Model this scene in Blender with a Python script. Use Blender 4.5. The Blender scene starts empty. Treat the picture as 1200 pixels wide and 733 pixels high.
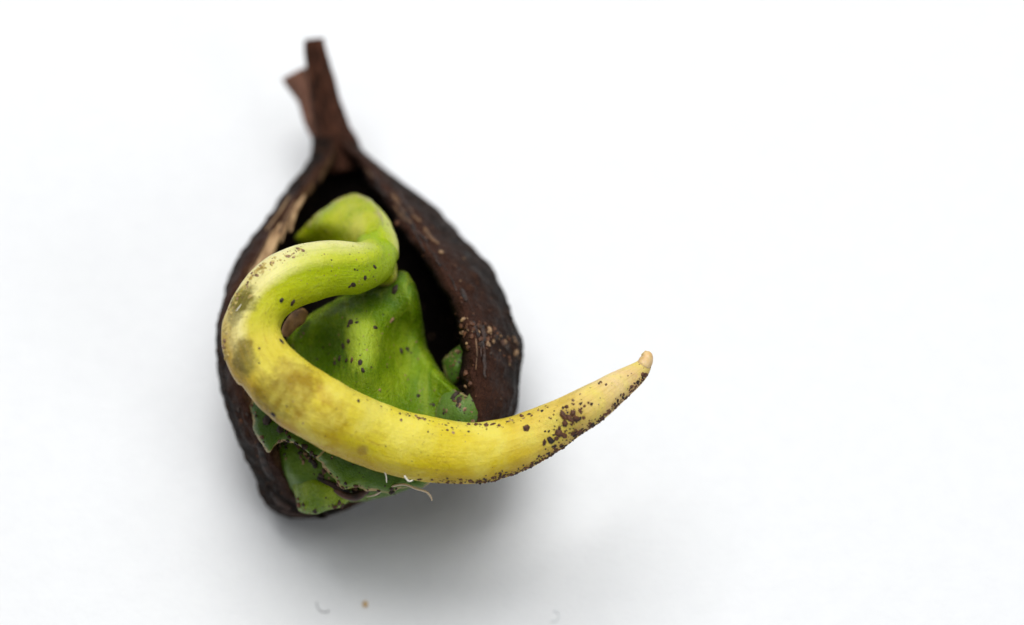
import bpy, math, random
import numpy as np
from mathutils import Vector, noise, Matrix
from mathutils.bvhtree import BVHTree

random.seed(7)
rng = np.random.default_rng(7)
SC = bpy.context.scene
COL = SC.collection
SC.unit_settings.scale_length = 0.01            # one unit = one centimetre

# ------------------------------------------------------------------ camera, light, exposure
TH = math.radians(63)            # the camera looks down by this angle
CT, ST = math.cos(TH), math.sin(TH)
D = 20.0                         # camera to the plane through the seed (cm)
PPU = 250.0                      # photo pixels per cm in that plane
FOCUS_W = 0.40
Z0 = 0.9                         # height of that plane's centre above the paper; settled once the husk is known

def cam_setup(z0):
    cd = bpy.data.cameras.new("camera"); cam = bpy.data.objects.new("camera", cd); COL.objects.link(cam)
    cd.sensor_width = 36; cd.lens = 36 * D / (1200 / PPU)
    cd.clip_start = 0.1; cd.clip_end = 500
    cam.location = (0, -D * CT, D * ST + z0)
    cam.rotation_euler = (math.pi / 2 - TH, 0, 0)
    cd.dof.use_dof = True; cd.dof.focus_distance = D - FOCUS_W
    cd.dof.aperture_fstop = cd.lens * 1e-3 / 0.72
    SC.camera = cam

def area(name, loc, target, size, power, col=(1, 1, 1), size_y=None):
    ld = bpy.data.lights.new(name, 'AREA'); ld.energy = power; ld.color = col
    ld.shape = 'RECTANGLE' if size_y else 'DISK'; ld.size = size
    if size_y: ld.size_y = size_y
    o = bpy.data.objects.new(name, ld); COL.objects.link(o)
    o.location = loc
    o.rotation_euler = (Vector(target) - Vector(loc)).to_track_quat('-Z', 'Y').to_euler()
    return o

W = bpy.data.worlds.new("World"); SC.world = W; W.use_nodes = True
bg = W.node_tree.nodes['Background']
bg.inputs[0].default_value = (0.97, 0.985, 1.0, 1); bg.inputs[1].default_value = 0.07
area("softbox_back", (-3.5, 9.5, 28), (0, 0, 0.4), 17, 5600, (1.0, 0.992, 0.978))
area("softbox_overhead", (0, 4, 30), (0, 0, 0.4), 32, 6500, (0.97, 0.985, 1.0))
area("added_fill", (13, -11, 15), (1, 0, 0.4), 9, 650, (0.97, 0.985, 1.0))  # unseen fill lamp added to thin the shadow in front of the seed
SC.view_settings.view_transform = 'Standard'
SC.view_settings.look = 'None'
SC.view_settings.exposure = 0.0
SC.view_settings.gamma = 1.0

# ------------------------------------------------------------------ frames and small maths
def loc3(px, py, w):
    """photo pixel + distance towards the camera (cm) -> camera aligned frame"""
    k = (D - w) / D
    return np.array([(px - 600) / PPU * k, (366.5 - py) / PPU * k, w])

def to_world(p, z0=None):
    z0 = Z0 if z0 is None else z0
    p = np.asarray(p, float)
    u, v, w = p[..., 0], p[..., 1], p[..., 2]
    return np.stack([u, v * ST - w * CT, v * CT + w * ST + z0], -1)

def nz(p, s=1.0, seed=0.0):
    return noise.noise(Vector((p[0] * s + seed, p[1] * s - seed * 1.7, p[2] * s + seed * 0.6)))

def fbm(p, s=1.0, seed=0.0, octv=4):
    a, r = 1.0, 0.0
    for i in range(octv):
        r += a * nz(p, s * 2 ** i, seed + 11 * i); a *= 0.5
    return r

def spline(pts, n, closed=False):
    P = np.asarray(pts, float); m = len(P)
    seg = m if closed else m - 1
    out = []
    ts = np.linspace(0, seg, n, endpoint=not closed)
    for t in ts:
        i = min(int(t), seg - 1); f = t - i
        g = (lambda k: P[k % m]) if closed else (lambda k: P[min(max(k, 0), m - 1)])
        a, b, c, d = g(i - 1), g(i), g(i + 1), g(i + 2)
        out.append(0.5 * ((2 * b) + (c - a) * f + (2 * a - 5 * b + 4 * c - d) * f * f + (3 * b - a - 3 * c + d) * f ** 3))
    return np.array(out)

def smooth1(a, k):
    ker = np.hanning(2 * k + 3)[1:-1]; ker /= ker.sum()
    return np.convolve(np.pad(a, k, mode='edge'), ker, mode='valid')

class RBF:
    def __init__(s, ctrl):
        c = np.asarray(ctrl, float); s.x = c[:, :2] / 100; n = len(c)
        d = np.linalg.norm(s.x[:, None] - s.x[None], axis=-1)
        A = np.zeros((n + 3, n + 3)); A[:n, :n] = s.k(d) + np.eye(n) * 0.002
        A[:n, n] = 1; A[:n, n + 1:] = s.x; A[n, :n] = 1; A[n + 1:, :n] = s.x.T
        s.c = np.linalg.solve(A, np.concatenate([c[:, 2], np.zeros(3)]))
    @staticmethod
    def k(d): return d * d * np.log(np.maximum(d, 1e-9))
    def __call__(s, px, py):
        q = np.array([px, py]) / 100
        d = np.linalg.norm(s.x - q, axis=-1)
        return float(s.c[:-3] @ s.k(d) + s.c[-3] + s.c[-2:] @ q)

# ------------------------------------------------------------------ materials
def mat(name):
    m = bpy.data.materials.new(name); m.use_nodes = True
    return m, m.node_tree, m.node_tree.nodes['Principled BSDF']

class N:
    """short hand for node graphs"""
    def __init__(s, nt):
        s.nt = nt
        s.co = nt.nodes.new('ShaderNodeTexCoord').outputs['Object']
    def _in(s, sock, v):
        if isinstance(v, bpy.types.NodeSocket): s.nt.links.new(v, sock)
        elif isinstance(v, (tuple, list)) and len(v) == 3 and sock.type == 'RGBA': sock.default_value = (*v, 1)
        else: sock.default_value = v
    def attr(s, n):
        a = s.nt.nodes.new('ShaderNodeAttribute'); a.attribute_name = n; return a.outputs['Fac']
    def map(s, sc, lo=(0, 0, 0)):
        a = s.nt.nodes.new('ShaderNodeMapping'); s.nt.links.new(s.co, a.inputs[0])
        a.inputs['Scale'].default_value = sc; a.inputs['Location'].default_value = lo; return a.outputs[0]
    def noise(s, scale, detail=4, rough=0.6, vec=None, dist=0.0):
        a = s.nt.nodes.new('ShaderNodeTexNoise'); s.nt.links.new(vec or s.co, a.inputs['Vector'])
        a.inputs['Scale'].default_value = scale; a.inputs['Detail'].default_value = detail
        a.inputs['Roughness'].default_value = rough; a.inputs['Distortion'].default_value = dist
        return a.outputs['Fac']
    def voro(s, scale, vec=None, feat='F1', out='Distance', rnd=1.0):
        a = s.nt.nodes.new('ShaderNodeTexVoronoi'); a.feature = feat
        s.nt.links.new(vec or s.co, a.inputs['Vector']); a.inputs['Scale'].default_value = scale
        a.inputs['Randomness'].default_value = rnd
        return a.outputs[out]
    def ramp(s, f, stops):
        a = s.nt.nodes.new('ShaderNodeValToRGB'); s._in(a.inputs[0], f)
        e = a.color_ramp.elements
        while len(e) < len(stops): e.new(0.5)
        for k, (p, c) in enumerate(stops):
            e[k].position = p; e[k].color = (c, c, c, 1) if isinstance(c, (int, float)) else (*c, 1)
        return a.outputs[0]
    def mix(s, f, a, b, mode='MIX'):
        m = s.nt.nodes.new('ShaderNodeMix'); m.data_type = 'RGBA'; m.blend_type = mode
        s._in(m.inputs[0], f); s._in(m.inputs[6], a); s._in(m.inputs[7], b); return m.outputs[2]
    def math(s, op, a, b=0.0, clamp=False):
        m = s.nt.nodes.new('ShaderNodeMath'); m.operation = op; m.use_clamp = clamp
        s._in(m.inputs[0], a); s._in(m.inputs[1], b); return m.outputs[0]
    def bump(s, h, strength, dist, prev=None):
        b = s.nt.nodes.new('ShaderNodeBump'); b.inputs['Strength'].default_value = strength
        b.inputs['Distance'].default_value = dist; s._in(b.inputs['Height'], h)
        if prev: s.nt.links.new(prev, b.inputs['Normal'])
        return b.outputs[0]
    def spot(s, p, r, wob=0.5, freq=9):
        """irregular patch round a point of the object: 1 inside, 0 outside"""
        d = s.nt.nodes.new('ShaderNodeVectorMath'); d.operation = 'DISTANCE'
        s.nt.links.new(s.co, d.inputs[0]); d.inputs[1].default_value = tuple(p)
        n = s.noise(freq, 4, 0.65)
        e = s.math('ADD', s.math('DIVIDE', d.outputs['Value'], r), s.math('MULTIPLY', s.math('SUBTRACT', n, 0.5), wob * 3))
        return s.ramp(e, [(0.55, 1.0), (1.0, 0.0)])

def sss(b, w, radius, scale=0.05):
    b.inputs['Subsurface Weight'].default_value = w
    b.inputs['Subsurface Radius'].default_value = radius
    b.inputs['Subsurface Scale'].default_value = scale

# ------------------------------------------------------------------ object helpers
ORIGIN = np.zeros(3)

def link_mesh(name, verts, faces, m, parent=None, attrs=None, smooth=True):
    me = bpy.data.meshes.new(name)
    me.from_pydata([tuple(map(float, v)) for v in verts], [], [tuple(map(int, f)) for f in faces])
    if smooth: me.polygons.foreach_set('use_smooth', [True] * len(me.polygons))
    for k, a in (attrs or {}).items():
        at = me.attributes.new(k, 'FLOAT', 'POINT'); at.data.foreach_set('value', np.asarray(a, np.float32))
    if m: me.materials.append(m)
    me.update()
    o = bpy.data.objects.new(name, me); COL.objects.link(o)
    if parent: o.parent = parent
    return o

def grid_faces(nr, nc, closed_c=True, base=0, flip=False):
    F = []
    for i in range(nr - 1):
        for j in range(nc if closed_c else nc - 1):
            k = (j + 1) % nc
            f = (base + i * nc + j, base + i * nc + k, base + (i + 1) * nc + k, base + (i + 1) * nc + j)
            F.append(f[::-1] if flip else f)
    return F

HOST = {}                      # world-space triangles of what the soil sits on
def seed_part(name, P, F, m, parent, attrs=None, host=None, smooth=True):
    """P in the camera aligned frame -> a mesh under the seed"""
    Wd = to_world(P)
    if host: HOST[host] = BVHTree.FromPolygons([Vector(v) for v in Wd], F)
    return link_mesh(name, Wd - ORIGIN, F, m, parent, attrs, smooth)

def tube(pts, rad, nseg=10, nlen=None, wob=0.0, seed=0.0, sq=1.0, flat_end=False):
    """sweep a round section along pts (camera aligned frame); caps are domes"""
    pts = np.asarray(pts, float); rad = np.asarray(rad, float)
    if nlen:
        q = spline(np.column_stack([pts, rad]), nlen); pts, rad = q[:, :3], np.maximum(q[:, 3], 1e-4)
    T = np.gradient(pts, axis=0); T /= np.linalg.norm(T, axis=1)[:, None]
    n = np.cross(T[0], [0, 0, 1.0]); 
    if np.linalg.norm(n) < 1e-3: n = np.cross(T[0], [0, 1.0, 0])
    n /= np.linalg.norm(n)
    V, S, A = [], [], []
    for i in range(len(pts)):
        n = n - T[i] * (n @ T[i]); n /= np.linalg.norm(n); b = np.cross(T[i], n)
        for j in range(nseg):
            a = 2 * math.pi * j / nseg
            d = math.cos(a) * n + sq * math.sin(a) * b
            p = pts[i] + d * rad[i]
            if wob: p = p + d * rad[i] * wob * fbm(p, 5, seed, 3)
            V.append(p); S.append(i / (len(pts) - 1)); A.append(math.cos(a))
    F = grid_faces(len(pts), nseg)
    for end, i in ((-1, 0), (1, len(pts) - 1)):
        c = len(V); V.append(pts[i] + T[i] * end * rad[i] * (0.05 if flat_end else 0.6)); S.append(float(i > 0)); A.append(0)
        for j in range(nseg):
            k = (j + 1) % nseg
            F.append((c, i * nseg + k, i * nseg + j) if end < 0 else (c, i * nseg + j, i * nseg + k))
    return np.array(V), F, np.array(S), np.array(A)

def sheet(outline, ctrl, thick, centre, edge=0.06, nb=170, nr=22, rag=2.0, seed=0.0, relief=0.006, relief_f=6, close=True):
    """a fleshy lobe with depth: smooth outline (photo pixels), depth surface through ctrl, rounded margins"""
    B = spline(outline, nb, True) if close else np.asarray(outline)
    c = np.array(centre, float)
    for i in range(nb):
        d = B[i] - c
        B[i] += d / np.linalg.norm(d) * rag * fbm((B[i][0] / 20, B[i][1] / 20, seed), 1.0, seed, 4)
    h = RBF(ctrl)
    ss = 1 - (1 - np.linspace(0, 1, nr)) ** 1.6
    ss = ss[::-1]                                      # from the margin to the centre
    V, E = [], []
    def ring(s, side):
        for b in B:
            q = c + (b - c) * s
            dist = np.linalg.norm(b - c) * (1 - s) / PPU
            f = min(dist / edge, 1.0)
            rnd = math.sqrt(max(0.0, 1 - (1 - f) ** 2))
            w = h(q[0], q[1])
            lp = loc3(q[0], q[1], w)
            w += relief * fbm(lp, relief_f, seed, 4)
            w += (thick * 0.5 * rnd) * side - thick * 0.5
            V.append(loc3(q[0], q[1], w)); E.append(1 - min(dist / (edge * 0.8), 1.0))
    for s in ss[:-1]: ring(s, 1)
    nf = nr - 1
    F = grid_faces(nf, nb, True)
    def cen(side):
        w = h(*c) + thick * 0.5 * side - thick * 0.5; V.append(loc3(c[0], c[1], w)); E.append(0.0); return len(V) - 1
    ci = cen(1)
    F += [((nf - 1) * nb + j, (nf - 1) * nb + (j + 1) % nb, ci) for j in range(nb)]
    base = len(V)
    for s in ss[1:-1]: ring(s, -1)
    F += [((j + 1) % nb, j, base + j, base + (j + 1) % nb) for j in range(nb)]
    nb2 = nr - 2
    F += grid_faces(nb2, nb, True, base, True)
    ci = cen(-1); o = base + (nb2 - 1) * nb
    F += [(o + (j + 1) % nb, o + j, ci) for j in range(nb)]
    return np.array(V), F, np.array(E)

# ------------------------------------------------------------------ husk: two gaping valves of a dry shell
#       y    L    R   rimL rimR   wc     b
ROWS = [(160, 367, 414, 390, 391, -0.98, 0.10),
        (172, 368, 421, 391, 396, -0.93, 0.13),
        (184, 366, 434, 383, 416, -0.88, 0.17),
        (210, 346, 468, 361, 436, -0.78, 0.27),
        (240, 325, 505, 338, 456, -0.67, 0.38),
        (280, 297, 547, 309, 486, -0.54, 0.51),
        (320, 272, 578, 285, 514, -0.43, 0.60),
        (360, 258, 599, 270, 537, -0.33, 0.65),
        (400, 255, 611, 268, 547, -0.25, 0.66),
        (440, 259, 612, 274, 549, -0.19, 0.64),
        (480, 267, 608, 288, 555, -0.14, 0.60),
        (520, 282, 588, 306, 540, -0.14, 0.50),
        (550, 295, 540, 325, 490, -0.20, 0.40),
        (568, 302, 480, 336, 436, -0.24, 0.31),
        (582, 308, 440, 346, 420, -0.27, 0.23),
        (594, 316, 412, 356, 396, -0.29, 0.15),
        (603, 328, 392, 362, 380, -0.31, 0.09),
        (608, 340, 378, 364, 372, -0.32, 0.04)]
def build_husk():
    R = np.array(ROWS, float)
    ys = np.concatenate([np.linspace(160, 580, 96), np.linspace(583, 608, 22)])
    Q = spline(R, 500)
    C = [smooth1(np.interp(ys, Q[:, 0], Q[:, k]), 3) for k in range(1, 7)]
    NC = 130
    outer, inner, rimo = [], [], []
    streak = []
    for i, y in enumerate(ys):
        Lx, Rx, rl, rr, wc, b = [c[i] for c in C]
        uc, a = (Lx + Rx) / 2, (Rx - Lx) / 2
        rl += 5 * fbm((y / 30, 3.1, 0), 1.0, 5, 2); rr += 5 + 5 * fbm((y / 34, 9.1, 0), 1.0, 8, 2) + 2.0 * fbm((y / 9, 5.1, 0), 1.0, 8, 2)
        aR = math.acos(np.clip((rr - uc) / a, -1, 1)); aL = math.acos(np.clip((rl - uc) / a, -1, 1))
        if aL < aR: aL = aR = (aL + aR) / 2
        phis = np.linspace(aL, aR + 2 * math.pi, NC)                 # left rim, round the back, right rim
        for j, ph in enumerate(phis):
            cx, sx = math.cos(ph), math.sin(ph)
            p = loc3(uc + a * cx, y, wc + b * sx)
            e = min(j, NC - 1 - j) / 10.0
            nrm = np.array([cx / max(a / PPU, .03), 0, sx / b]); nrm /= np.linalg.norm(nrm)
            lump = 0.022 * fbm(p, 4.5, 2.0, 3) + 0.012 * fbm(p, 15, 7.0, 3) + 0.010 * fbm((ph * 5, y / 110, 0.3), 1.6, 4, 3)
            if y > 178: lump += 0.004 * math.exp(-e * e * 3)           # a raised lip along the seam
            if j > NC / 2: lump -= 0.022 * math.exp(-((e - 1.9) / 0.6) ** 2) * min(1, max(0, (y - 185) / 30))
            th = 0.055 + 0.035 * math.exp(-e * e * 1.2) * (1 if j > NC / 2 else 0.5)
            th = min(th, 0.45 * b, 0.45 * a / PPU)
            po = p + nrm * lump
            outer.append(po); inner.append(po - nrm * th + nrm * 0.012 * fbm((ph * 7, y / 60, 2.3), 1.6, 1, 3))
    n = len(ys)
    V = np.array(outer + inner)
    F = grid_faces(n, NC, False, 0, False) + grid_faces(n, NC, False, n * NC, True)
    for i in range(n - 1):                                           # the rims
        a0, a1 = i * NC, (i + 1) * NC; o = n * NC
        F.append((a0, a1, o + a1, o + a0))
        F.append((a1 + NC - 1, a0 + NC - 1, o + a0 + NC - 1, o + a1 + NC - 1))
    for j in range(NC - 1):
        F.append((j + 1, j, n * NC + j, n * NC + j + 1))
        q = (n - 1) * NC
        F.append((q + j, q + j + 1, n * NC + q + j + 1, n * NC + q + j))
    inn = np.concatenate([np.zeros(n * NC), np.ones(n * NC)])
    jj = np.tile(np.arange(NC), n); e1 = np.clip(1 - np.minimum(jj * 2.2, NC - 1 - jj) / 15.0, 0, 1)
    rim = np.concatenate([e1, e1])
    side = np.concatenate([jj / (NC - 1)] * 2)
    return V, F, {'inner': inn, 'rim': rim, 'side': side}
HV, HF, HA = build_husk()
Z0 = -float((HV[:, 1] * CT + HV[:, 2] * ST).min()) - 0.006
cam_setup(Z0)

def ground_under(px, py):
    """where the paper lies under a photo pixel"""
    o = to_world(np.array([0, 0, D])); q = to_world(loc3(px, py, 0.0)); d = q - o
    return o + d * (-o[2] / d[2])

# ------------------------------------------------------------------ the white paper
m_paper, nt, b = mat('white_paper'); g = N(nt)
fib = g.noise(9, 6, 0.65); fine = g.noise(60, 3, 0.6)
nt.links.new(g.ramp(fib, [(0.25, (0.80, 0.81, 0.825)), (0.75, (0.83, 0.84, 0.85))]), b.inputs['Base Color'])
b.inputs['Roughness'].default_value = 0.85; b.inputs['Specular IOR Level'].default_value = 0.25
nt.links.new(g.bump(g.mix(0.4, fib, fine), 0.5, 0.03), b.inputs['Normal'])
nx = 48; xs = np.linspace(-60, 60, nx); ys_ = np.linspace(-60, 90, nx)
pv = [(x, y, 0.0) for y in ys_ for x in xs]
paper = link_mesh('paper', pv, grid_faces(nx, nx, False), m_paper)
paper['kind'] = 'structure'; paper['label'] = 'smooth sheet of white paper'

# ------------------------------------------------------------------ the seed
ORIGIN = to_world(np.array([HV[:, 0].mean(), -0.6, -0.4])); ORIGIN[2] = 0
seed = bpy.data.objects.new('germinating_seed', None); COL.objects.link(seed)
seed.location = ORIGIN; seed.empty_display_size = 0.2
seed['label'] = 'sprouting seed with split dark brown husk, folded green cotyledons and long curled yellow root'
seed['category'] = 'seed'

m_husk, nt, b = mat('dry_husk'); g = N(nt)
big = g.noise(3.2, 5, 0.65); med = g.noise(14, 5, 0.7); fine = g.noise(55, 4, 0.7)
col = g.ramp(big, [(0.30, (0.004, 0.003, 0.002)), (0.52, (0.014, 0.008, 0.006)), (0.72, (0.038, 0.020, 0.014))])
col = g.mix(g.ramp(med, [(0.52, 0.0), (0.64, 0.85)]), col, (0.062, 0.030, 0.018))
col = g.mix(g.ramp(fine, [(0.57, 0.0), (0.68, 0.8)]), col, (0.14, 0.070, 0.038))
col = g.mix(g.ramp(g.voro(16), [(0.05, 0.55), (0.16, 0.0)]), col, (0.010, 0.008, 0.008))
rimc = g.mix(g.noise(20, 4, 0.7), (0.045, 0.017, 0.011), (0.15, 0.058, 0.034))
col = g.mix(g.math('MULTIPLY', g.attr('rim'), 0.6), col, rimc)
# inner face: on the left valve torn tan fibres, elsewhere dark
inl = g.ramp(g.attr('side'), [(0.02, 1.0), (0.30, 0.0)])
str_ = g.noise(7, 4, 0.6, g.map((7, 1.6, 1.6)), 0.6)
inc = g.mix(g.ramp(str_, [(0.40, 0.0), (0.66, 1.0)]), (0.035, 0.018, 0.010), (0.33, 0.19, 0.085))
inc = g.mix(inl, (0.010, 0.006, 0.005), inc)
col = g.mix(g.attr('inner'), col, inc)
nt.links.new(col, b.inputs['Base Color'])
nt.links.new(g.ramp(med, [(0.3, 0.4), (0.7, 0.85)]), b.inputs['Roughness'])
b.inputs['Specular IOR Level'].default_value = 0.10
nb = g.bump(med, 1.0, 0.06); nb = g.bump(fine, 1.0, 0.022, nb)
nb = g.bump(g.voro(16), 0.6, 0.03, nb)
nt.links.new(nb, b.inputs['Normal'])
husk = seed_part('husk', HV, HF, m_husk, seed, HA, 'husk')

m_stalk, nt, b = mat('dry_stalk'); g = N(nt)
lon = g.noise(6, 4, 0.6, g.map((9, 2, 2))); fine = g.noise(40, 4, 0.7)
col = g.ramp(lon, [(0.32, (0.012, 0.005, 0.003)), (0.55, (0.060, 0.022, 0.012)), (0.75, (0.140, 0.054, 0.030))])
col = g.mix(g.ramp(fine, [(0.6, 0.0), (0.75, 0.5)]), col, (0.16, 0.09, 0.06))
nt.links.new(col, b.inputs['Base Color']); b.inputs['Roughness'].default_value = 0.75; b.inputs['Specular IOR Level'].default_value = 0.12
nt.links.new(g.bump(fine, 0.5, 0.015, g.bump(lon, 0.7, 0.03)), b.inputs['Normal'])
m_stub, nt, b = mat('broken_stalk'); g = N(nt)
lon = g.noise(6, 4, 0.6, g.map((9, 2, 2)))
nt.links.new(g.ramp(lon, [(0.32, (0.085, 0.034, 0.020)), (0.7, (0.26, 0.115, 0.070))]), b.inputs['Base Color'])
b.inputs['Roughness'].default_value = 0.8
nt.links.new(g.bump(lon, 0.7, 0.03), b.inputs['Normal'])

def px_tube(ctrl, **k):
    pts = [loc3(x, y, w) for x, y, w, r in ctrl]; rad = [r / PPU for *_, r in ctrl]
    return tube(pts, rad, **k)

V, F, S, A = px_tube([(402, 202, -0.95, 24), (397, 176, -0.96, 26), (390, 150, -0.95, 22.5), (381.5, 120, -0.93, 18.5), (374, 85, -0.90, 15.5),
                      (369.5, 62, -0.88, 13), (367.5, 46, -0.87, 11.5)], nseg=28, nlen=50, wob=0.16, seed=3, sq=0.8, flat_end=True)
seed_part('stalk', V, F, m_stalk, husk, host='stalk')
V, F, S, A = px_tube([(388, 168, -1.02, 22), (376, 142, -1.02, 19), (362, 116, -1.02, 16), (350, 98, -1.03, 15), (343.5, 86, -1.03, 13.5)],
                     nseg=22, nlen=34, wob=0.35, seed=9, sq=0.7, flat_end=True)
o = seed_part('stalk_stub', V, F, m_stub, husk); o['label'] = 'paler broken stub behind the stalk'

# torn fibres on the inside of the left valve
m_fibre, nt, b = mat('tan_fibre'); g = N(nt)
nt.links.new(g.ramp(g.noise(14, 3), [(0.3, (0.22, 0.115, 0.045)), (0.7, (0.60, 0.40, 0.21))]), b.inputs['Base Color'])
b.inputs['Roughness'].default_value = 0.7
m_fibre_dark, nt, b = mat('brown_fibre'); g = N(nt)
nt.links.new(g.ramp(g.noise(14, 3), [(0.3, (0.05, 0.025, 0.012)), (0.7, (0.20, 0.105, 0.05))]), b.inputs['Base Color'])
b.inputs['Roughness'].default_value = 0.75
FIB = [((346, 236), (330, 268), (318, 300), 3.0), ((338, 258), (322, 285), (306, 318), 4.5), ((330, 262), (312, 292), (294, 330), 3.4)]
for k in range(30):
    y0 = random.uniform(222, 300); L_ = random.uniform(22, 70); x0 = 356 - (y0 - 222) * 0.62 + random.uniform(-12, 9)
    sl = random.uniform(0.35, 0.75); bow = random.uniform(-6, 6)
    FIB.append(((x0, y0), (x0 - L_ * sl * .5 + bow, y0 + L_ * .5), (x0 - L_ * sl, y0 + L_), random.choice([0.8, 1.0, 1.4, 2.0, 3.0])))
for k, (p0, p1, p2, r) in enumerate(FIB):
    wf = lambda p: -0.58 + (p[1] - 222) * 0.0032
    w_off = random.uniform(-0.06, 0.09) if k > 2 else 0.08
    V, F, S, A = px_tube([(*p0, wf(p0) + w_off, r * .5), (*p1, wf(p1) + w_off * 1.3, r), (*p2, wf(p2) + w_off, r * .6)], nseg=7, nlen=14, wob=0.7, seed=k, sq=0.45)
    seed_part('husk_fibre', V, F, m_fibre if k % 3 else m_fibre_dark, husk)

# ------------------------------------------------------------------ greens
def green_mat(name, c_lo, c_mid, c_hi, edge_col, edge_amt=0.9, sheen=0.25, rough=0.22, blot=(0.02, 0.06, 0.002), e0=0.72):
    m, nt, b = mat(name); g = N(nt)
    n1 = g.noise(2.6, 4, 0.55); n2 = g.noise(24, 4, 0.65); n3 = g.noise(120, 3, 0.6)
    col = g.ramp(n1, [(0.30, c_lo), (0.5, c_mid), (0.70, c_hi)])
    col = g.mix(g.ramp(n2, [(0.55, 0.0), (0.75, 0.45)]), col, c_hi)
    col = g.mix(g.ramp(n3, [(0.30, 0.35), (0.5, 0.0)]), col, blot)
    e = g.math('MULTIPLY', g.ramp(g.math('ADD', g.attr('edge'), g.math('MULTIPLY', g.math('SUBTRACT', n2, 0.5), 0.9)), [(e0, 0.0), (e0 + 0.26, 1.0)]), g.math('MULTIPLY', g.ramp(g.noise(11, 3, 0.7), [(0.40, 0.08), (0.60, 1.0)]), edge_amt))
    col = g.mix(e, col, edge_col)
    nt.links.new(col, b.inputs['Base Color'])
    nt.links.new(g.ramp(n2, [(0.3, rough - 0.08), (0.7, rough + 0.16)]), b.inputs['Roughness'])
    b.inputs['Specular IOR Level'].default_value = sheen
    sss(b, 0.22, (0.5, 0.9, 0.05), 0.05)
    nb = g.bump(n2, 0.3, 0.02); nb = g.bump(n3, 0.5, 0.008, nb)
    nt.links.new(nb, b.inputs['Normal'])
    return m
m_cot = green_mat('cotyledon_green', (0.055, 0.125, 0.001), (0.14, 0.24, 0.002), (0.29, 0.39, 0.010), (0.26, 0.33, 0.06), 0.6)
m_pet = green_mat('petiole_green', (0.17, 0.27, 0.002), (0.36, 0.42, 0.005), (0.60, 0.58, 0.06), (0.36, 0.30, 0.09), 0.95, e0=0.6)
_nt = m_cot.node_tree; g = N(_nt); _b = _nt.nodes['Principled BSDF']; _l = _b.inputs['Base Color'].links[0].from_socket
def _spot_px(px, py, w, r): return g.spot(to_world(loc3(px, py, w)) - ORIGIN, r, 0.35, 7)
_l = g.mix(g.math('MULTIPLY', _spot_px(425, 395, .33, .16), .8), _l, (0.36, 0.46, 0.030))  # brightness of the lit central ridge painted into the green
_l = g.mix(g.math('MULTIPLY', _spot_px(500, 470, .18, .20), .5), _l, (0.06, 0.15, 0.002))  # this and the next two paint shade into the hollows and crease
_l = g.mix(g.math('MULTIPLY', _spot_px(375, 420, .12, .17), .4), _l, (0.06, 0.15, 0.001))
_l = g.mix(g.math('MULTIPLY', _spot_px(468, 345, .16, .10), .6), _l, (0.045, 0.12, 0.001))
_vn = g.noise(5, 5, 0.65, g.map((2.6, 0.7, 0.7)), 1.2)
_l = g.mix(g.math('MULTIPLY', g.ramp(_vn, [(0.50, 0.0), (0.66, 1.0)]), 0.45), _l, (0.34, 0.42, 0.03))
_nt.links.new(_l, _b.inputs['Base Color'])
_old = _b.inputs['Normal'].links[0].from_socket
_nt.links.new(g.bump(g.noise(60, 4, 0.7), 0.5, 0.008, g.bump(_vn, 0.5, 0.03, _old)), _b.inputs['Normal'])
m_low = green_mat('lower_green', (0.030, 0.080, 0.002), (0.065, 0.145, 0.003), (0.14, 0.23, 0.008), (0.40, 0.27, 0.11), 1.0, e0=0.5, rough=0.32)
m_pale = green_mat('pale_green', (0.045, 0.11, 0.012), (0.09, 0.17, 0.025), (0.16, 0.24, 0.06), (0.40, 0.29, 0.14), 1.0, e0=0.5)

# strap that leaves the dark hollow and turns into the root
V, F, E = sheet([(346, 283), (356, 266), (374, 249), (394, 234), (413, 227), (432, 233), (446, 250), (456, 275), (463, 300), (466, 322), (456, 336), (430, 330), (385, 306)],
                [(346, 284, -.38), (375, 262, -.16), (410, 238, -.12), (438, 250, .03), (428, 272, .10), (400, 288, -.14), (366, 288, -.36), (455, 290, .16), (462, 325, .22), (430, 320, .1)],
                0.20, (415, 280), edge=0.10, seed=2.2, relief=0.010)
seed_part('petiole', V, F, m_pet, seed, {'edge': E * 0.9}, 'petiole')

# big cotyledon in the middle of the loop, running on under the root
V, F, E = sheet([(450, 328), (470, 317), (483, 327), (491, 348), (495, 375), (499, 400), (510, 425), (525, 445), (540, 459), (548, 476), (538, 505), (505, 532), (470, 552), (430, 560), (390, 545),
                 (358, 512), (342, 460), (337, 425), (336, 396), (350, 378), (375, 361), (402, 346), (428, 338)],
                [(470, 325, .16), (440, 345, .12), (480, 345, .20), (493, 375, .16), (480, 385, .06), (455, 372, .19), (425, 388, .31), (400, 362, .20), (372, 366, .17), (341, 395, .10),
                 (360, 405, .05), (385, 400, .10), (380, 440, .10), (430, 430, .36), (462, 430, .17), (488, 425, .06), (512, 432, .18), (535, 458, .22), (505, 465, .16), (470, 470, .22),
                 (440, 500, .32), (390, 500, .24), (350, 470, .14), (520, 500, .16), (440, 550, .28)],
                0.42, (430, 420), edge=0.07, nb=210, nr=34, seed=1.0, relief=0.010, rag=1.6)
seed_part('cotyledon', V, F, m_cot, seed, {'edge': E}, 'cotyledon')

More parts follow.
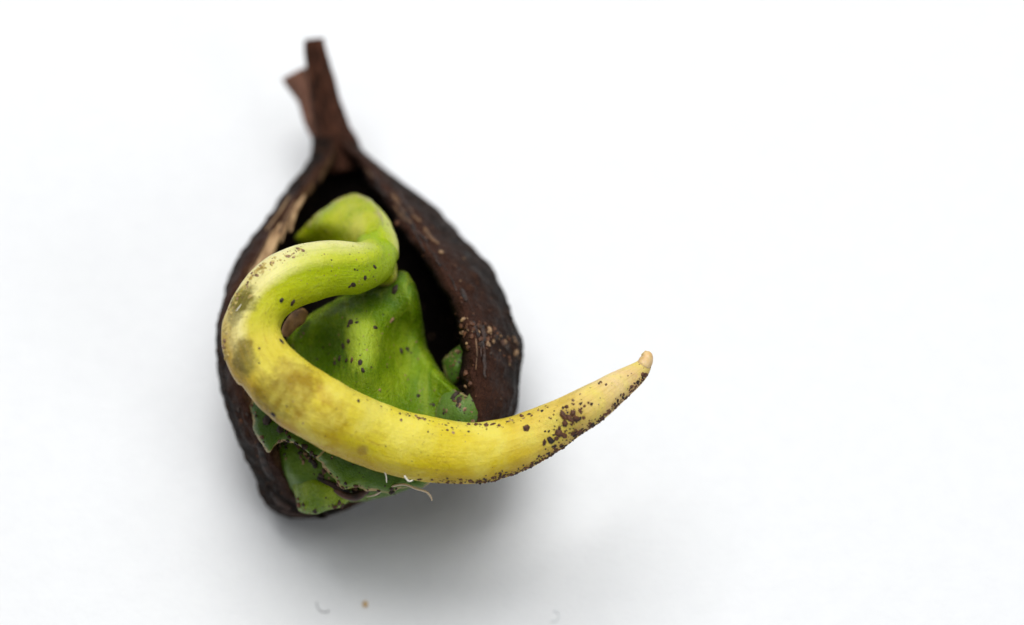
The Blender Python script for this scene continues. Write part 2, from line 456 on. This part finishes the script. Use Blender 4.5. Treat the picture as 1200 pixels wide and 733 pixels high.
# ragged pale lobe at the right
V, F, E = sheet([(520, 450), (534, 458), (545, 463), (551, 462), (555, 453), (566, 449), (569, 456), (566, 475), (559, 496), (535, 505), (510, 490)],
                [(520, 455, .16), (545, 465, .26), (567, 453, .22), (560, 490, .28), (535, 480, .30), (515, 490, .22)],
                0.09, (540, 480), edge=0.035, nb=120, nr=14, seed=6.0, rag=3.0)
o = seed_part('cotyledon', V, F, m_pale, seed, {'edge': E}, 'lobe_a'); o['label'] = 'greyish green ragged lobe beside the right wall of the husk'
V, F, E = sheet([(518, 424), (528, 412), (538, 404), (546, 402), (549, 414), (545, 430), (539, 446), (530, 452), (522, 442)],
                [(520, 428, -.02), (545, 405, .10), (546, 430, .08), (530, 450, .06), (532, 430, .10)],
                0.09, (533, 428), edge=0.035, nb=100, nr=12, seed=7.5, rag=3.0)
o = seed_part('cotyledon', V, F, m_pale, seed, {'edge': E}, 'lobe_b'); o['label'] = 'small ragged lobe in the shade of the right wall'
# lobes under the root
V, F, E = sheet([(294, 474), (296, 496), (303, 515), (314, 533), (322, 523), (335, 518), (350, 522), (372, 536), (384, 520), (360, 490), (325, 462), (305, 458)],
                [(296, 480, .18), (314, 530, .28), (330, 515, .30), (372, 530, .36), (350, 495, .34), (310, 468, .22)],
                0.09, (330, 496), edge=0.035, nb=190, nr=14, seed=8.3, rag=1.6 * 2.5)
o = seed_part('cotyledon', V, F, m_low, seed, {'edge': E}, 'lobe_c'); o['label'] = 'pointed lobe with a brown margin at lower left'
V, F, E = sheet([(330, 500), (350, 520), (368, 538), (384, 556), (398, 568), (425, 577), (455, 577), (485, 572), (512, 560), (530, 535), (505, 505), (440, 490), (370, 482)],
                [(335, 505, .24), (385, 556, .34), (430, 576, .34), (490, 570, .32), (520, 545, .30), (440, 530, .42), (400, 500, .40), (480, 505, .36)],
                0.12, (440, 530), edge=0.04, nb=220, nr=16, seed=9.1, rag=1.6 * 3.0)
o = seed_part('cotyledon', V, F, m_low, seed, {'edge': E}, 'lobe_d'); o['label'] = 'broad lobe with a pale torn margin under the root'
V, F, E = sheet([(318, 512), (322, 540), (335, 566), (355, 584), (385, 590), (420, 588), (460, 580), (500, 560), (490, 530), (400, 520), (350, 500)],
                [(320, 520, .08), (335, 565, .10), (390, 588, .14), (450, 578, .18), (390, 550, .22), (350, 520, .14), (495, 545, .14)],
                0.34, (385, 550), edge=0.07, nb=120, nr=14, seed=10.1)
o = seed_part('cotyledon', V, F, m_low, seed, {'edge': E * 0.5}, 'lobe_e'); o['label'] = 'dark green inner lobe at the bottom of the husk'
V, F, E = sheet([(343, 566), (346, 585), (352, 600), (368, 602), (385, 598), (402, 594), (412, 580), (390, 566), (362, 560)],
                [(345, 570, .10), (355, 600, .12), (400, 592, .16), (378, 580, .20)],
                0.10, (376, 582), edge=0.05, nb=90, nr=12, seed=12.1)
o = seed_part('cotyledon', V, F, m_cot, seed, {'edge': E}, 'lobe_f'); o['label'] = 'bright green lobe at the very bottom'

# ------------------------------------------------------------------ the root
ROOT = [(422, 246, -.22, 16), (434, 264, -.12, 22), (441, 286, .05, 24), (437, 307, .20, 27), (418, 314, .30, 30), (396, 315, .37, 31), (366, 319, .43, 32.5), (332, 333, .48, 33), (306, 356, .52, 32.5),
        (295, 388, .55, 33.5), (307, 424, .58, 36.5), (340, 459, .61, 39), (386, 487, .62, 40), (438, 510, .53, 39.5), (496, 526, .49, 38.5), (548, 531, .47, 37), (594, 523, .46, 34), (640, 504, .45, 29.5),
        (689, 476, .50, 23.5), (722, 454, .46, 18.5), (740, 442, .44, 15), (751, 433, .43, 11.5), (756, 425, .42, 8.5), (757, 418, .42, 6.3), (756, 414, .42, 4)]
def build_root():
    C = np.array([[*loc3(x, y, w), r / PPU] for x, y, w, r in ROOT])
    q = spline(C, 260)
    # equal spacing along the curve
    L = np.concatenate([[0], np.cumsum(np.linalg.norm(np.diff(q[:, :3], axis=0), axis=1))])
    s = np.linspace(0, L[-1], 300); q = np.column_stack([np.interp(s, L, q[:, k]) for k in range(4)])
    q[:, 3] = smooth1(q[:, 3], 3)
    P, Rr = q[:, :3], q[:, 3] * 0.965
    T = np.gradient(P, axis=0); T /= np.linalg.norm(T, axis=1)[:, None]
    cen = loc3(425, 400, 0.5)
    NS = 56; V, S, O = [], [], []
    for i in range(len(P)):
        e = np.cross(T[i], [0, 0, 1.0]); e /= np.linalg.norm(e)          # in the picture plane, across the root
        f = np.cross(e, T[i])
        out = P[i] - cen; sgn = 1.0 if e @ out > 0 else -1.0
        for j in range(NS):
            a = 2 * math.pi * j / NS
            c_, s_ = math.cos(a), math.sin(a)
            d = c_ * e + 0.86 * s_ * f
            tt = i / (len(P) - 1)
            amp = 0.10 if tt < 0.5 else 0.06
            p = P[i] + d * Rr[i]
            p = p + d * Rr[i] * (amp * fbm(p, 4.0, 3.3, 3) + 0.015 * fbm((c_ * 3, s_ * 3, tt * 9), 1.5, 6, 3))
            if tt < 0.42:                                              # a blunt ridge on the outer side of the loop
                k = max(0, c_ * sgn); p = p + e * sgn * Rr[i] * 0.07 * k ** 4 + f * Rr[i] * 0.07 * math.exp(-((c_ * sgn - 0.35) / 0.25) ** 2) * (1 if s_ > 0 else 0)
            V.append(p); S.append(tt); O.append(c_ * sgn)
    n = len(P); F = grid_faces(n, NS)
    for end, i in ((-1, 0), (1, n - 1)):
        c = len(V); V.append(P[i] + T[i] * end * Rr[i] * 0.5); S.append(float(i > 0)); O.append(0)
        F += [(c, i * NS + (j + 1) % NS, i * NS + j) if end < 0 else (c, i * NS + j, i * NS + (j + 1) % NS) for j in range(NS)]
    return np.array(V), F, np.array(S), np.array(O)
RV, RF, RS, RO = build_root()
HOST['root'] = BVHTree.FromPolygons([Vector(v) for v in to_world(RV)], RF)
def hit(host, px, py):
    o = to_world(np.array([0, 0, D])); q = to_world(loc3(px, py, 0.0)); d = q - o
    h = HOST[host].ray_cast(Vector(o), Vector(d).normalized())
    return h[0], h[1]

def rel(px, py, w):
    p = hit('root', px, py)[0]
    return (to_world(loc3(px, py, w)) if p is None else np.array(p)) - ORIGIN

m_root, nt, b = mat('root_skin'); g = N(nt)
t = g.attr('along'); o_ = g.attr('outside')
n1 = g.noise(4, 5, 0.6); n2 = g.noise(18, 5, 0.65); n3 = g.noise(70, 4, 0.65)
tw = g.math('ADD', t, g.math('MULTIPLY', g.math('SUBTRACT', n1, 0.5), 0.07))
inside = g.ramp(tw, [(0.00, (0.26, 0.40, 0.002)), (0.20, (0.33, 0.45, 0.002)), (0.31, (0.46, 0.50, 0.004)), (0.39, (0.66, 0.56, 0.06)), (0.50, (0.68, 0.56, 0.05)), (0.62, (0.72, 0.61, 0.04)),
                     (0.74, (0.70, 0.55, 0.03)), (0.86, (0.76, 0.56, 0.12)), (0.94, (0.80, 0.60, 0.28)), (1.0, (0.70, 0.46, 0.18))])
middle = g.ramp(tw, [(0.00, (0.38, 0.48, 0.004)), (0.16, (0.42, 0.51, 0.005)), (0.23, (0.54, 0.58, 0.04)), (0.30, (0.80, 0.75, 0.30)), (0.39, (0.79, 0.69, 0.27)), (0.44, (0.52, 0.37, 0.015)), (0.50, (0.54, 0.41, 0.008)), (0.58, (0.64, 0.54, 0.012)),
                     (0.74, (0.66, 0.50, 0.008)), (0.85, (0.74, 0.54, 0.08)), (0.93, (0.80, 0.60, 0.26)), (1.0, (0.72, 0.48, 0.18))])
outer = g.ramp(tw, [(0.00, (0.50, 0.55, 0.06)), (0.16, (0.62, 0.63, 0.16)), (0.27, (0.80, 0.75, 0.36)), (0.33, (0.74, 0.64, 0.26)), (0.38, (0.50, 0.32, 0.04)), (0.50, (0.48, 0.29, 0.03)), (0.66, (0.56, 0.41, 0.015)),
                    (0.80, (0.60, 0.38, 0.06)), (0.92, (0.70, 0.45, 0.18)), (1.0, (0.66, 0.41, 0.14))])
ow = g.math('ADD', o_, g.math('MULTIPLY', g.math('SUBTRACT', n2, 0.5), 0.35))
f_in = g.ramp(g.math('ADD', g.math('MULTIPLY', ow, 0.5), 0.5), [(0.50, 0.0), (0.68, 1.0)])
f_out = g.ramp(g.math('ADD', g.math('MULTIPLY', ow, 0.5), 0.5), [(0.72, 0.0), (0.97, 1.0)])
col = g.mix(f_in, inside, middle); col = g.mix(f_out, col, outer)
# bruises, scars and brown scuffs that belong to this root
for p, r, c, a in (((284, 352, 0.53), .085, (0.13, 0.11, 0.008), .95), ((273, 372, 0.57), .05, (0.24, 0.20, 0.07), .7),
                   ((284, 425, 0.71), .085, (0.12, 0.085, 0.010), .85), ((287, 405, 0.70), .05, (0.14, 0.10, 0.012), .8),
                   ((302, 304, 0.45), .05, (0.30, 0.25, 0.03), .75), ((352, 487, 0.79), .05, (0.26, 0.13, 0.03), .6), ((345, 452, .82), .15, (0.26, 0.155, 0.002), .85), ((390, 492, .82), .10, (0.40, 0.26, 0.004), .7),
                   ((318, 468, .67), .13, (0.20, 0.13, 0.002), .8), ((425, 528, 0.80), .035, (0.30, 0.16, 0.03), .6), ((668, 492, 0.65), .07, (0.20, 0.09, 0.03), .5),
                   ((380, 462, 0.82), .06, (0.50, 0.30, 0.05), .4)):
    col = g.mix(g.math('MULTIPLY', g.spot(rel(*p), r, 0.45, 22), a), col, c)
cmb = nt.nodes.new('ShaderNodeCombineXYZ'); g._in(cmb.inputs[0], g.math('MULTIPLY', t, 9.0)); g._in(cmb.inputs[1], g.math('MULTIPLY', o_, 3.2))
stk = g.noise(2.4, 6, 0.7, cmb.outputs[0], 0.4); cmb2 = nt.nodes.new('ShaderNodeCombineXYZ'); g._in(cmb2.inputs[0], g.math('MULTIPLY', t, 14.0)); g._in(cmb2.inputs[1], g.math('MULTIPLY', o_, 16.0))
stf = g.noise(1.6, 5, 0.7, cmb2.outputs[0], 0.3)
col = g.mix(g.math('MULTIPLY', g.ramp(stk, [(0.52, 0.0), (0.72, 1.0)]), 0.55), col, g.mix(g.ramp(t, [(0.25, 0.0), (0.40, 1.0)]), (0.30, 0.40, 0.02), (0.42, 0.25, 0.02)))
col = g.mix(g.math('MULTIPLY', g.ramp(stf, [(0.30, 1.0), (0.48, 0.0)]), 0.14), col, (0.80, 0.72, 0.26))
pn = g.noise(3.1, 4, 0.6, g.map((1, 1, 1), (3.7, 1.2, 5.1)), 0.5)
late = g.ramp(t, [(0.38, 0.0), (0.48, 1.0)])
col = g.mix(g.math('MULTIPLY', g.ramp(pn, [(0.50, 0.0), (0.66, 0.75)]), late), col, (0.78, 0.69, 0.13))
col = g.mix(g.math('MULTIPLY', g.ramp(pn, [(0.32, 0.70), (0.48, 0.0)]), late), col, (0.44, 0.29, 0.012))
speck = g.math('MULTIPLY', g.ramp(n3, [(0.60, 0.0), (0.70, 1.0)]), g.ramp(g.noise(6, 3), [(0.45, 0.0), (0.62, 0.6)]))
col = g.mix(speck, col, (0.20, 0.11, 0.025))
nt.links.new(col, b.inputs['Base Color'])
nt.links.new(g.ramp(n2, [(0.3, 0.20), (0.7, 0.42)]), b.inputs['Roughness'])
b.inputs['Specular IOR Level'].default_value = 0.14
sss(b, 0.22, (0.9, 0.7, 0.1), 0.06)
nb = g.bump(stf, 0.30, 0.02); nb = g.bump(n2, 0.45, 0.025, nb); nb = g.bump(n3, 0.5, 0.010, nb)
nt.links.new(nb, b.inputs['Normal'])
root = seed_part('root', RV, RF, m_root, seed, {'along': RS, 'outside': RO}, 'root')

m_tip, nt, b = mat('root_cap'); g = N(nt)
nt.links.new(g.ramp(g.noise(20, 4), [(0.3, (0.60, 0.36, 0.13)), (0.7, (0.78, 0.58, 0.30))]), b.inputs['Base Color'])
b.inputs['Roughness'].default_value = 0.5; sss(b, 0.4, (0.9, 0.6, 0.2), 0.05)
V, F, S, A = px_tube([(753, 430, .44, 7), (757, 424, .43, 7.6), (758.5, 418, .43, 6.6), (757, 413.5, .43, 4.2)], nseg=18, nlen=16, wob=0.25, seed=4)
seed_part('root_cap', V, F, m_tip, root)

# root hairs and the loose strand
m_hair, nt, b = mat('pale_hair')
b.inputs['Base Color'].default_value = (0.62, 0.50, 0.36, 1); b.inputs['Roughness'].default_value = 0.5
strand = [(430, 582, .18, .9), (440, 580, .25, 1.1), (448, 575, .30, 1.2), (460, 570, .34, 1.3), (474, 568, .37, 1.4), (488, 573, .38, 1.4), (500, 577, .37, 1.3), (505, 583, .36, 1.2), (506, 587, .36, .7)]
V, F, S, A = px_tube(strand, nseg=8, nlen=60)
seed_part('loose_strand', V, F, m_hair, seed)
m_wet, nt, b = mat('white_hair')
b.inputs['Base Color'].default_value = (0.80, 0.76, 0.66, 1); b.inputs['Roughness'].default_value = 0.3
for pts in ([(447, 548, .54, 1.4), (452, 556, .53, 1.0), (453, 566, .52, .5)], [(440, 546, .55, 1.0), (449, 552, .54, 1.1), (458, 552, .55, .8)], [(474, 558, .56, 1.0), (479, 564, .55, .9), (484, 563, .55, .5)],
            [(283, 357, .62, .7), (278, 364, .62, .9), (272, 372, .60, .6)]):
    V, F, S, A = px_tube(pts, nseg=7, nlen=12, wob=0.4, seed=pts[0][0])
    seed_part('root_hair', V, F, m_wet, root)

# flakes of seed coat: one in the hollow of the loop, one under the cotyledons
m_flake, nt, b = mat('seed_coat_flake'); g = N(nt)
nt.links.new(g.ramp(g.noise(10, 4), [(0.35, (0.10, 0.045, 0.018)), (0.65, (0.38, 0.20, 0.07))]), b.inputs['Base Color'])
b.inputs['Roughness'].default_value = 0.6
V, F, S, A = px_tube([(334, 392, .16, 6), (341, 381, .17, 9), (350, 372, .15, 10), (357, 366, .12, 6)], nseg=14, nlen=18, wob=0.3, seed=5, sq=0.8)
seed_part('seed_coat_flake', V, F, m_flake, seed)
m_flake2, nt, b = mat('dark_flake'); g = N(nt)
nt.links.new(g.ramp(g.noise(12, 4), [(0.35, (0.02, 0.009, 0.006)), (0.65, (0.12, 0.05, 0.03))]), b.inputs['Base Color'])
b.inputs['Roughness'].default_value = 0.6
V, F, S, A = px_tube([(392, 574, .20, 2), (404, 581, .20, 3.6), (418, 582, .21, 4), (432, 574, .24, 2)], nseg=12, nlen=22, wob=0.4, seed=6)
seed_part('seed_coat_flake', V, F, m_flake2, seed)

def front_w(px, py):
    ws = []
    for k in HOST:
        p = hit(k, px, py)[0]
        if p is not None and k != 'root': ws.append(-(p.y) * CT + (p.z - Z0) * ST)
    return max(ws) if ws else None
m_scrap, nt, b = mat('dark_scrap'); g = N(nt)
nt.links.new(g.ramp(g.noise(16, 4), [(0.4, (0.010, 0.006, 0.005)), (0.7, (0.070, 0.030, 0.018))]), b.inputs['Base Color'])
b.inputs['Roughness'].default_value = 0.6
nt.links.new(g.bump(g.noise(30, 4), 1.0, 0.02), b.inputs['Normal'])
for pts, r_ in ((((330, 596), (350, 603), (378, 603), (400, 598)), 4.5), (((318, 575), (328, 588), (340, 596)), 4), (((372, 560), (392, 570), (410, 577)), 3), (((430, 582), (448, 577), (466, 578)), 3), (((304, 520), (312, 545), (322, 562)), 4)):
    out, rr_ = [], []
    for i, (x, y) in enumerate(spline(pts, 9)):
        h_ = front_w(x, y)
        if h_ is not None: out.append(loc3(x, y, h_ + 0.006)); rr_.append(r_ / PPU * (.5 + .5 * math.sin(math.pi * i / 8)))
    if len(out) < 3 or np.ptp([o_[2] for o_ in out]) > 0.3: continue
    V, F, S, A = tube(out, rr_, nseg=10, nlen=26, wob=0.8, seed=r_ + pts[0][0], sq=0.45)
    seed_part('husk_scrap', V, F, m_scrap, seed)
# frayed fibres along the lip of the right valve
RIMR = spline([(418, 186), (440, 212), (461, 240), (491, 280), (519, 320), (541, 360), (552, 398), (554, 440), (559, 478)], 200)
for k in range(34):
    i0 = random.randrange(0, 180); n_ = random.randrange(8, 20); seg = RIMR[i0:min(i0 + n_, 199)]
    dx = random.uniform(-3, 16); out = []
    for m_, q in enumerate(seg[::4]):
        h_ = hit('husk', q[0] + dx + m_ * random.uniform(-.8, .8), q[1])
        if h_[0] is not None:
            wv = np.array(h_[0]) + np.array(h_[1]) * 0.004 - np.array([0, 0, Z0])
            out.append((wv[0], wv[1] * ST + wv[2] * CT, -wv[1] * CT + wv[2] * ST))
    if len(out) > 2 and max(o_[2] for o_ in out) - min(o_[2] for o_ in out) < 0.25:
        V, F, S, A = tube(out, [random.choice([0.004, 0.006, 0.008])] * len(out), nseg=6, nlen=12, wob=0.7, seed=k, sq=0.6)
        seed_part('husk_fibre', V, F, m_scrap if k % 3 else m_fibre_dark, husk)
# ------------------------------------------------------------------ soil
def soil_mat(name, lo, hi):
    m, nt, b = mat(name); g = N(nt)
    nt.links.new(g.ramp(g.noise(45, 3), [(0.35, lo), (0.7, hi)]), b.inputs['Base Color'])
    b.inputs['Roughness'].default_value = 0.7
    return m
m_soil = soil_mat('dark_soil', (0.010, 0.006, 0.004), (0.055, 0.026, 0.013))
m_soilr = soil_mat('red_soil', (0.040, 0.014, 0.006), (0.16, 0.060, 0.022))
m_tan = soil_mat('tan_grit', (0.10, 0.05, 0.025), (0.42, 0.26, 0.13))
import bmesh
_bm = bmesh.new(); bmesh.ops.create_icosphere(_bm, subdivisions=1, radius=1.0)
_bm.verts.ensure_lookup_table()
ICO_V = np.array([v.co[:] for v in _bm.verts]); ICO_F = [[v.index for v in f.verts] for f in _bm.faces]; _bm.free()

def front_of(px, py, hosts):
    best = None
    for k in hosts:
        p, n = hit(k, px, py)
        if p is not None:
            dd = (Vector(to_world(np.array([0, 0, D]))) - p).length
            if best is None or dd < best[0]: best = (dd, k, p, n)
    return best

def crumb(p, n, r, seedn, flat=0.6):
    """irregular grain sitting on point p with normal n"""
    z = Vector(n).normalized(); x = z.orthogonal().normalized(); y = z.cross(x)
    a = random.random() * 6.28; x, y = x * math.cos(a) + y * math.sin(a), y * math.cos(a) - x * math.sin(a)
    sx, sy = random.uniform(0.7, 1.35), random.uniform(0.65, 1.1)
    V = []
    for v in ICO_V:
        k = 1 + 0.55 * nz(v, 1.3, seedn)
        V.append(np.array(p + x * (v[0] * sx * k * r) + y * (v[1] * sy * k * r) + z * ((v[2] * flat * k + flat * 0.25) * r)))
    return V

class Grit:
    def __init__(s): s.V, s.F = [], []
    def add(s, V):
        b0 = len(s.V); s.V += V; s.F += [tuple(b0 + i for i in f) for f in ICO_F]
    def build(s, name, m, parent):
        if not s.V: return
        o = link_mesh(name, np.array(s.V) - ORIGIN, s.F, m, parent, smooth=False); o['kind'] = 'stuff'

OWN = {'root': root, 'husk': husk}
grit = {}
ALLH = list(HOST)
def put(px, py, r, m, hosts=None, single=False, flat=0.6, top=False):
    h = front_of(px, py, ALLH if top else hosts or ALLH)
    if h is None or (top and h[1] not in hosts): return
    _, k, p, n = h
    V = crumb(p, n, r / PPU, random.random() * 50, flat)
    par = root if k == 'root' else husk if k in ('husk', 'stalk') else seed
    if single: link_mesh('soil_crumb', np.array(V) - ORIGIN, ICO_F, m, par, smooth=False)
    else: grit.setdefault((par.name, m.name), (Grit(), m, par))[0].add(V)

# crumbs that stand out in the photograph
for x, y, r in [(463, 340, 6), (411, 378, 3.6), (408, 400, 4), (402, 406, 4), (398, 420, 4), (406, 423, 3.4), (392, 426, 3.4), (422, 425, 4.6), (425, 434, 3.6), (408, 382, 3), (440, 384, 3), (470, 411, 4),
                (477, 409, 3.4), (418, 378, 2.4), (420, 470, 3), (337, 395, 5), (330, 400, 4), (343, 355, 4), (330, 352, 3.4), (414, 334, 3.4), (410, 336, 2.6), (428, 326, 2.4), (439, 313, 3),
                (416, 316, 2), (419, 317, 1.6), (533, 463, 5), (538, 470, 4), (536, 475, 3.4), (508, 475, 3), (520, 484, 3), (490, 464, 3), (313, 493, 6), (329, 503, 6), (320, 486, 4.5), (368, 541, 4), (352, 531, 3)]:
    put(x, y, r, m_soil, single=(r >= 4.5))
for x, y, r in [(412, 423, 3.4), (491, 490, 3.2), (520, 480, 2.2)]: put(x, y, r, m_soilr)
for x, y, r in [(460, 375, 3.2), (458, 377, 2), (353, 395, 1.8), (506, 395, 3), (523, 482, 3), (554, 494, 3.6), (430, 410, 1.6), (457, 419, 1.4), (475, 440, 1.6), (445, 457, 2.0), (490, 421, 1.6)]: put(x, y, r, m_tan)
# the dirty patch near the root's tip
for x, y, r in [(660, 487, 5.5), (667, 491, 5), (662, 497, 5), (671, 485, 4.5), (675, 492, 4.5), (655, 508, 6), (662, 511, 4), (672, 509, 4.5), (680, 506, 4.5), (645, 517, 5), (652, 514, 4), (638, 519, 4), (690, 505, 4),
                (617, 502, 4.5), (664, 477, 3), (680, 482, 3), (684, 490, 3)]:
    put(x, y, r, m_soilr if random.random() < 0.6 else m_soil, ['root'], single=(r >= 5))
for _ in range(70):
    put(random.gauss(668, 16), random.gauss(494, 12), random.uniform(0.8, 2.4), random.choice([m_soil, m_soilr]), ['root'])
# crust along the lower side of the root
OUTE = spline([(478, 561), (510, 565), (545, 565), (580, 559), (620, 545), (660, 523), (700, 494), (735, 464), (757, 435)], 200)
OUTN = np.gradient(OUTE, axis=0); OUTN = np.column_stack([-OUTN[:, 1], OUTN[:, 0]]); OUTN /= np.linalg.norm(OUTN, axis=1)[:, None]
if OUTN[100][1] < 0: OUTN = -OUTN
def silhouette(i, inset):
    """first photo pixel on the root when coming in from outside, then a little further in"""
    for o in np.arange(9, -14, -0.5):
        q = OUTE[i] + OUTN[i] * o
        if hit('root', *q)[0] is not None: return OUTE[i] + OUTN[i] * (o - inset)
    return OUTE[i]
for k in range(420):
    i = min(int(random.betavariate(2.6, 1.7) * 200), 199)
    q = silhouette(i, abs(random.gauss(0, 3.2)) + 0.2)
    put(*q, random.choice([0.8, 1.0, 1.3, 1.8, 2.6]), random.choice([m_soil, m_soilr, m_soilr]), ['root'], flat=0.8)
for f in np.linspace(0.30, 0.86, 46):
    q = silhouette(int(f * 199), random.uniform(0.2, 1.5))
    put(*q, random.uniform(1.2, 2.8), random.choice([m_soil, m_soilr, m_soilr]), ['root'], flat=0.9)
# along the upper edge of the front of the root
INE = spline([(405, 455), (450, 475), (490, 487), (525, 495), (560, 496), (600, 490), (640, 474), (690, 453), (735, 430)], 200)
for k in range(90):
    q = INE[min(int(random.betavariate(1.6, 2.0) * 200), 199)]
    put(q[0], q[1] + abs(random.gauss(0, 4)) + 0.5, random.choice([0.8, 1.0, 1.4, 2.0]), random.choice([m_soil, m_soilr, m_tan]), ['root'])
for x in (558, 563, 570, 577, 549, 585): put(x, 497 + random.uniform(-1, 2), random.uniform(2.4, 3.6), m_soilr, ['root'], flat=0.9)
put(611, 487.5, 4, m_soilr, ['root'], flat=1.0)
LOOPE = spline([(262, 420), (261, 385), (268, 358), (280, 337), (300, 314), (325, 299), (350, 290)], 120)
m_gold = soil_mat('golden_crust', (0.30, 0.20, 0.03), (0.62, 0.50, 0.18))
for k in range(150):
    q = LOOPE[random.randrange(120)]; off = abs(random.gauss(0, 5)) + 1
    put(q[0] + off * .8, q[1] + off * .6, random.choice([0.8, 1.0, 1.4, 2.0, 2.8]), random.choice([m_gold, m_gold, m_tan]), ['root'], flat=0.8)
# fine dust everywhere on the root and greens
for k in range(80):
    i = random.randrange(len(ROOT) - 1); a, c = ROOT[i], ROOT[i + 1]; f = random.random()
    x, y, r = a[0] + (c[0] - a[0]) * f, a[1] + (c[1] - a[1]) * f, a[3]
    put(x + random.uniform(-1, 1) * r * .9, y + random.uniform(-1, 1) * r * .9, random.choice([0.6, 0.8, 0.8, 1.0, 1.4]), random.choice([m_soil, m_soilr, m_soilr, m_tan]), ['root'])
for k in range(170):
    put(random.uniform(340, 545), random.uniform(340, 500), random.choice([0.6, 0.7, 0.9, 1.2, 1.6]), random.choice([m_soil, m_soil, m_tan]), ['cotyledon', 'petiole', 'lobe_a'], top=True)
for k in range(90):
    put(random.uniform(345, 465), random.uniform(226, 345), random.choice([0.5, 0.6, 0.8, 1.0]), random.choice([m_soil, m_tan, m_tan]), ['petiole', 'root'])
for k in range(90):
    put(random.uniform(296, 500), random.uniform(470, 600), random.choice([0.8, 1.2, 1.8, 2.6]), random.choice([m_soil, m_soil, m_tan, m_soilr]), ['lobe_c', 'lobe_d', 'lobe_e', 'lobe_f'], top=True)
for (P_, n_) in ((((335, 505), (350, 522), (368, 538), (384, 556), (398, 568), (425, 577), (455, 577), (485, 572)), 70), (((296, 480), (300, 505), (314, 532), (324, 523), (345, 520), (368, 532)), 40),
                 (((345, 585), (360, 600), (385, 597), (405, 590), (430, 588)), 40)):
    C_ = spline(P_, 100)
    for k in range(n_):
        q = C_[random.randrange(100)]
        put(q[0] + random.gauss(0, 3), q[1] + random.gauss(0, 3), random.choice([0.8, 1.2, 1.8, 2.6, 3.6]), random.choice([m_soil, m_soil, m_soilr, m_tan]), ['lobe_c', 'lobe_d', 'lobe_e', 'lobe_f'], top=True)
for k in range(60):
    put(random.gauss(550, 9), random.gauss(466, 11), random.choice([0.8, 1.2, 1.8, 2.4]), random.choice([m_soil, m_soilr, m_tan]), ['lobe_a'], top=True)
    put(random.gauss(537, 7), random.gauss(425, 14), random.choice([0.8, 1.2, 1.8, 3.0]), random.choice([m_soil, m_soilr, m_tan]), ['lobe_b'], top=True)
# husk grit
for k in range(420):
    put(random.uniform(256, 614), random.uniform(170, 600), random.choice([0.8, 1.2, 1.6, 2.2]), random.choice([m_soil, m_soilr, m_soilr, m_soilr, m_tan]), ['husk'])
for k in range(110):
    f = random.random()
    put(540 + 72 * f + random.gauss(0, 5), 388 + 26 * f * f + random.gauss(0, 8), random.choice([1.0, 1.4, 1.8, 2.6, 3.8]), random.choice([m_tan, m_soilr, m_soilr, m_soil]), ['husk'])
for x, y, r in [(553, 380, 6), (560, 390, 5), (545, 392, 5), (572, 398, 4.6), (588, 402, 5), (604, 414, 6), (466, 262, 5), (499, 280, 5), (517, 296, 4), (533, 312, 4), (546, 438, 5), (540, 425, 5), (548, 470, 4), (551, 450, 4.4), (283, 494, 5), (280, 480, 4)]:
    put(x, y, r * .8, random.choice([m_soilr, m_soil, m_soilr, m_tan]), ['husk'], single=(r >= 5))
for (pn, mn), (G, m, par) in grit.items():
    G.build('tan_grit' if m is m_tan else 'soil_grains', m, par)

# ------------------------------------------------------------------ specks on the paper
m_lint, nt, b = mat('grey_lint'); b.inputs['Base Color'].default_value = (0.42, 0.42, 0.43, 1)
m_lintw, nt, b = mat('white_lint'); b.inputs['Base Color'].default_value = (0.70, 0.73, 0.75, 1)
m_speck, nt, b = mat('amber_speck'); b.inputs['Base Color'].default_value = (0.66, 0.44, 0.20, 1)
def lint(pix, r, m, label, cat='lint', nm='lint_fibre'):
    P = np.array([ground_under(x, y) for x, y in pix]); c = P.mean(0); c[2] = 0
    Q = P - c; Q[:, 2] = r * 1.05 + np.linspace(0, 1, len(P)) * r
    V, F, S, A = tube(Q, [r] * len(Q), nseg=7, nlen=26)
    o = link_mesh(nm, V, F, m); o.location = c; o['label'] = label; o['category'] = cat
lint([(371, 706), (372, 712), (376, 717), (382, 718), (386, 716)], 0.0028, m_lint, 'thin grey curled lint fibre on the white paper below the seed')
lint([(646, 729), (652, 728), (655, 723), (653, 718), (649, 717)], 0.003, m_lintw, 'pale curled lint fibre at the bottom edge of the paper, right of the shadow')
p = ground_under(428, 709)
V = [np.array(v) * np.array([.014, .018, .010]) * (1 + .4 * nz(v, 1.3, 4)) for v in ICO_V]
o = link_mesh('paper_speck', V, ICO_F, m_speck); o.location = (p[0], p[1], 0.008)
o['label'] = 'tiny amber speck on the paper below the shadow'; o['category'] = 'speck'
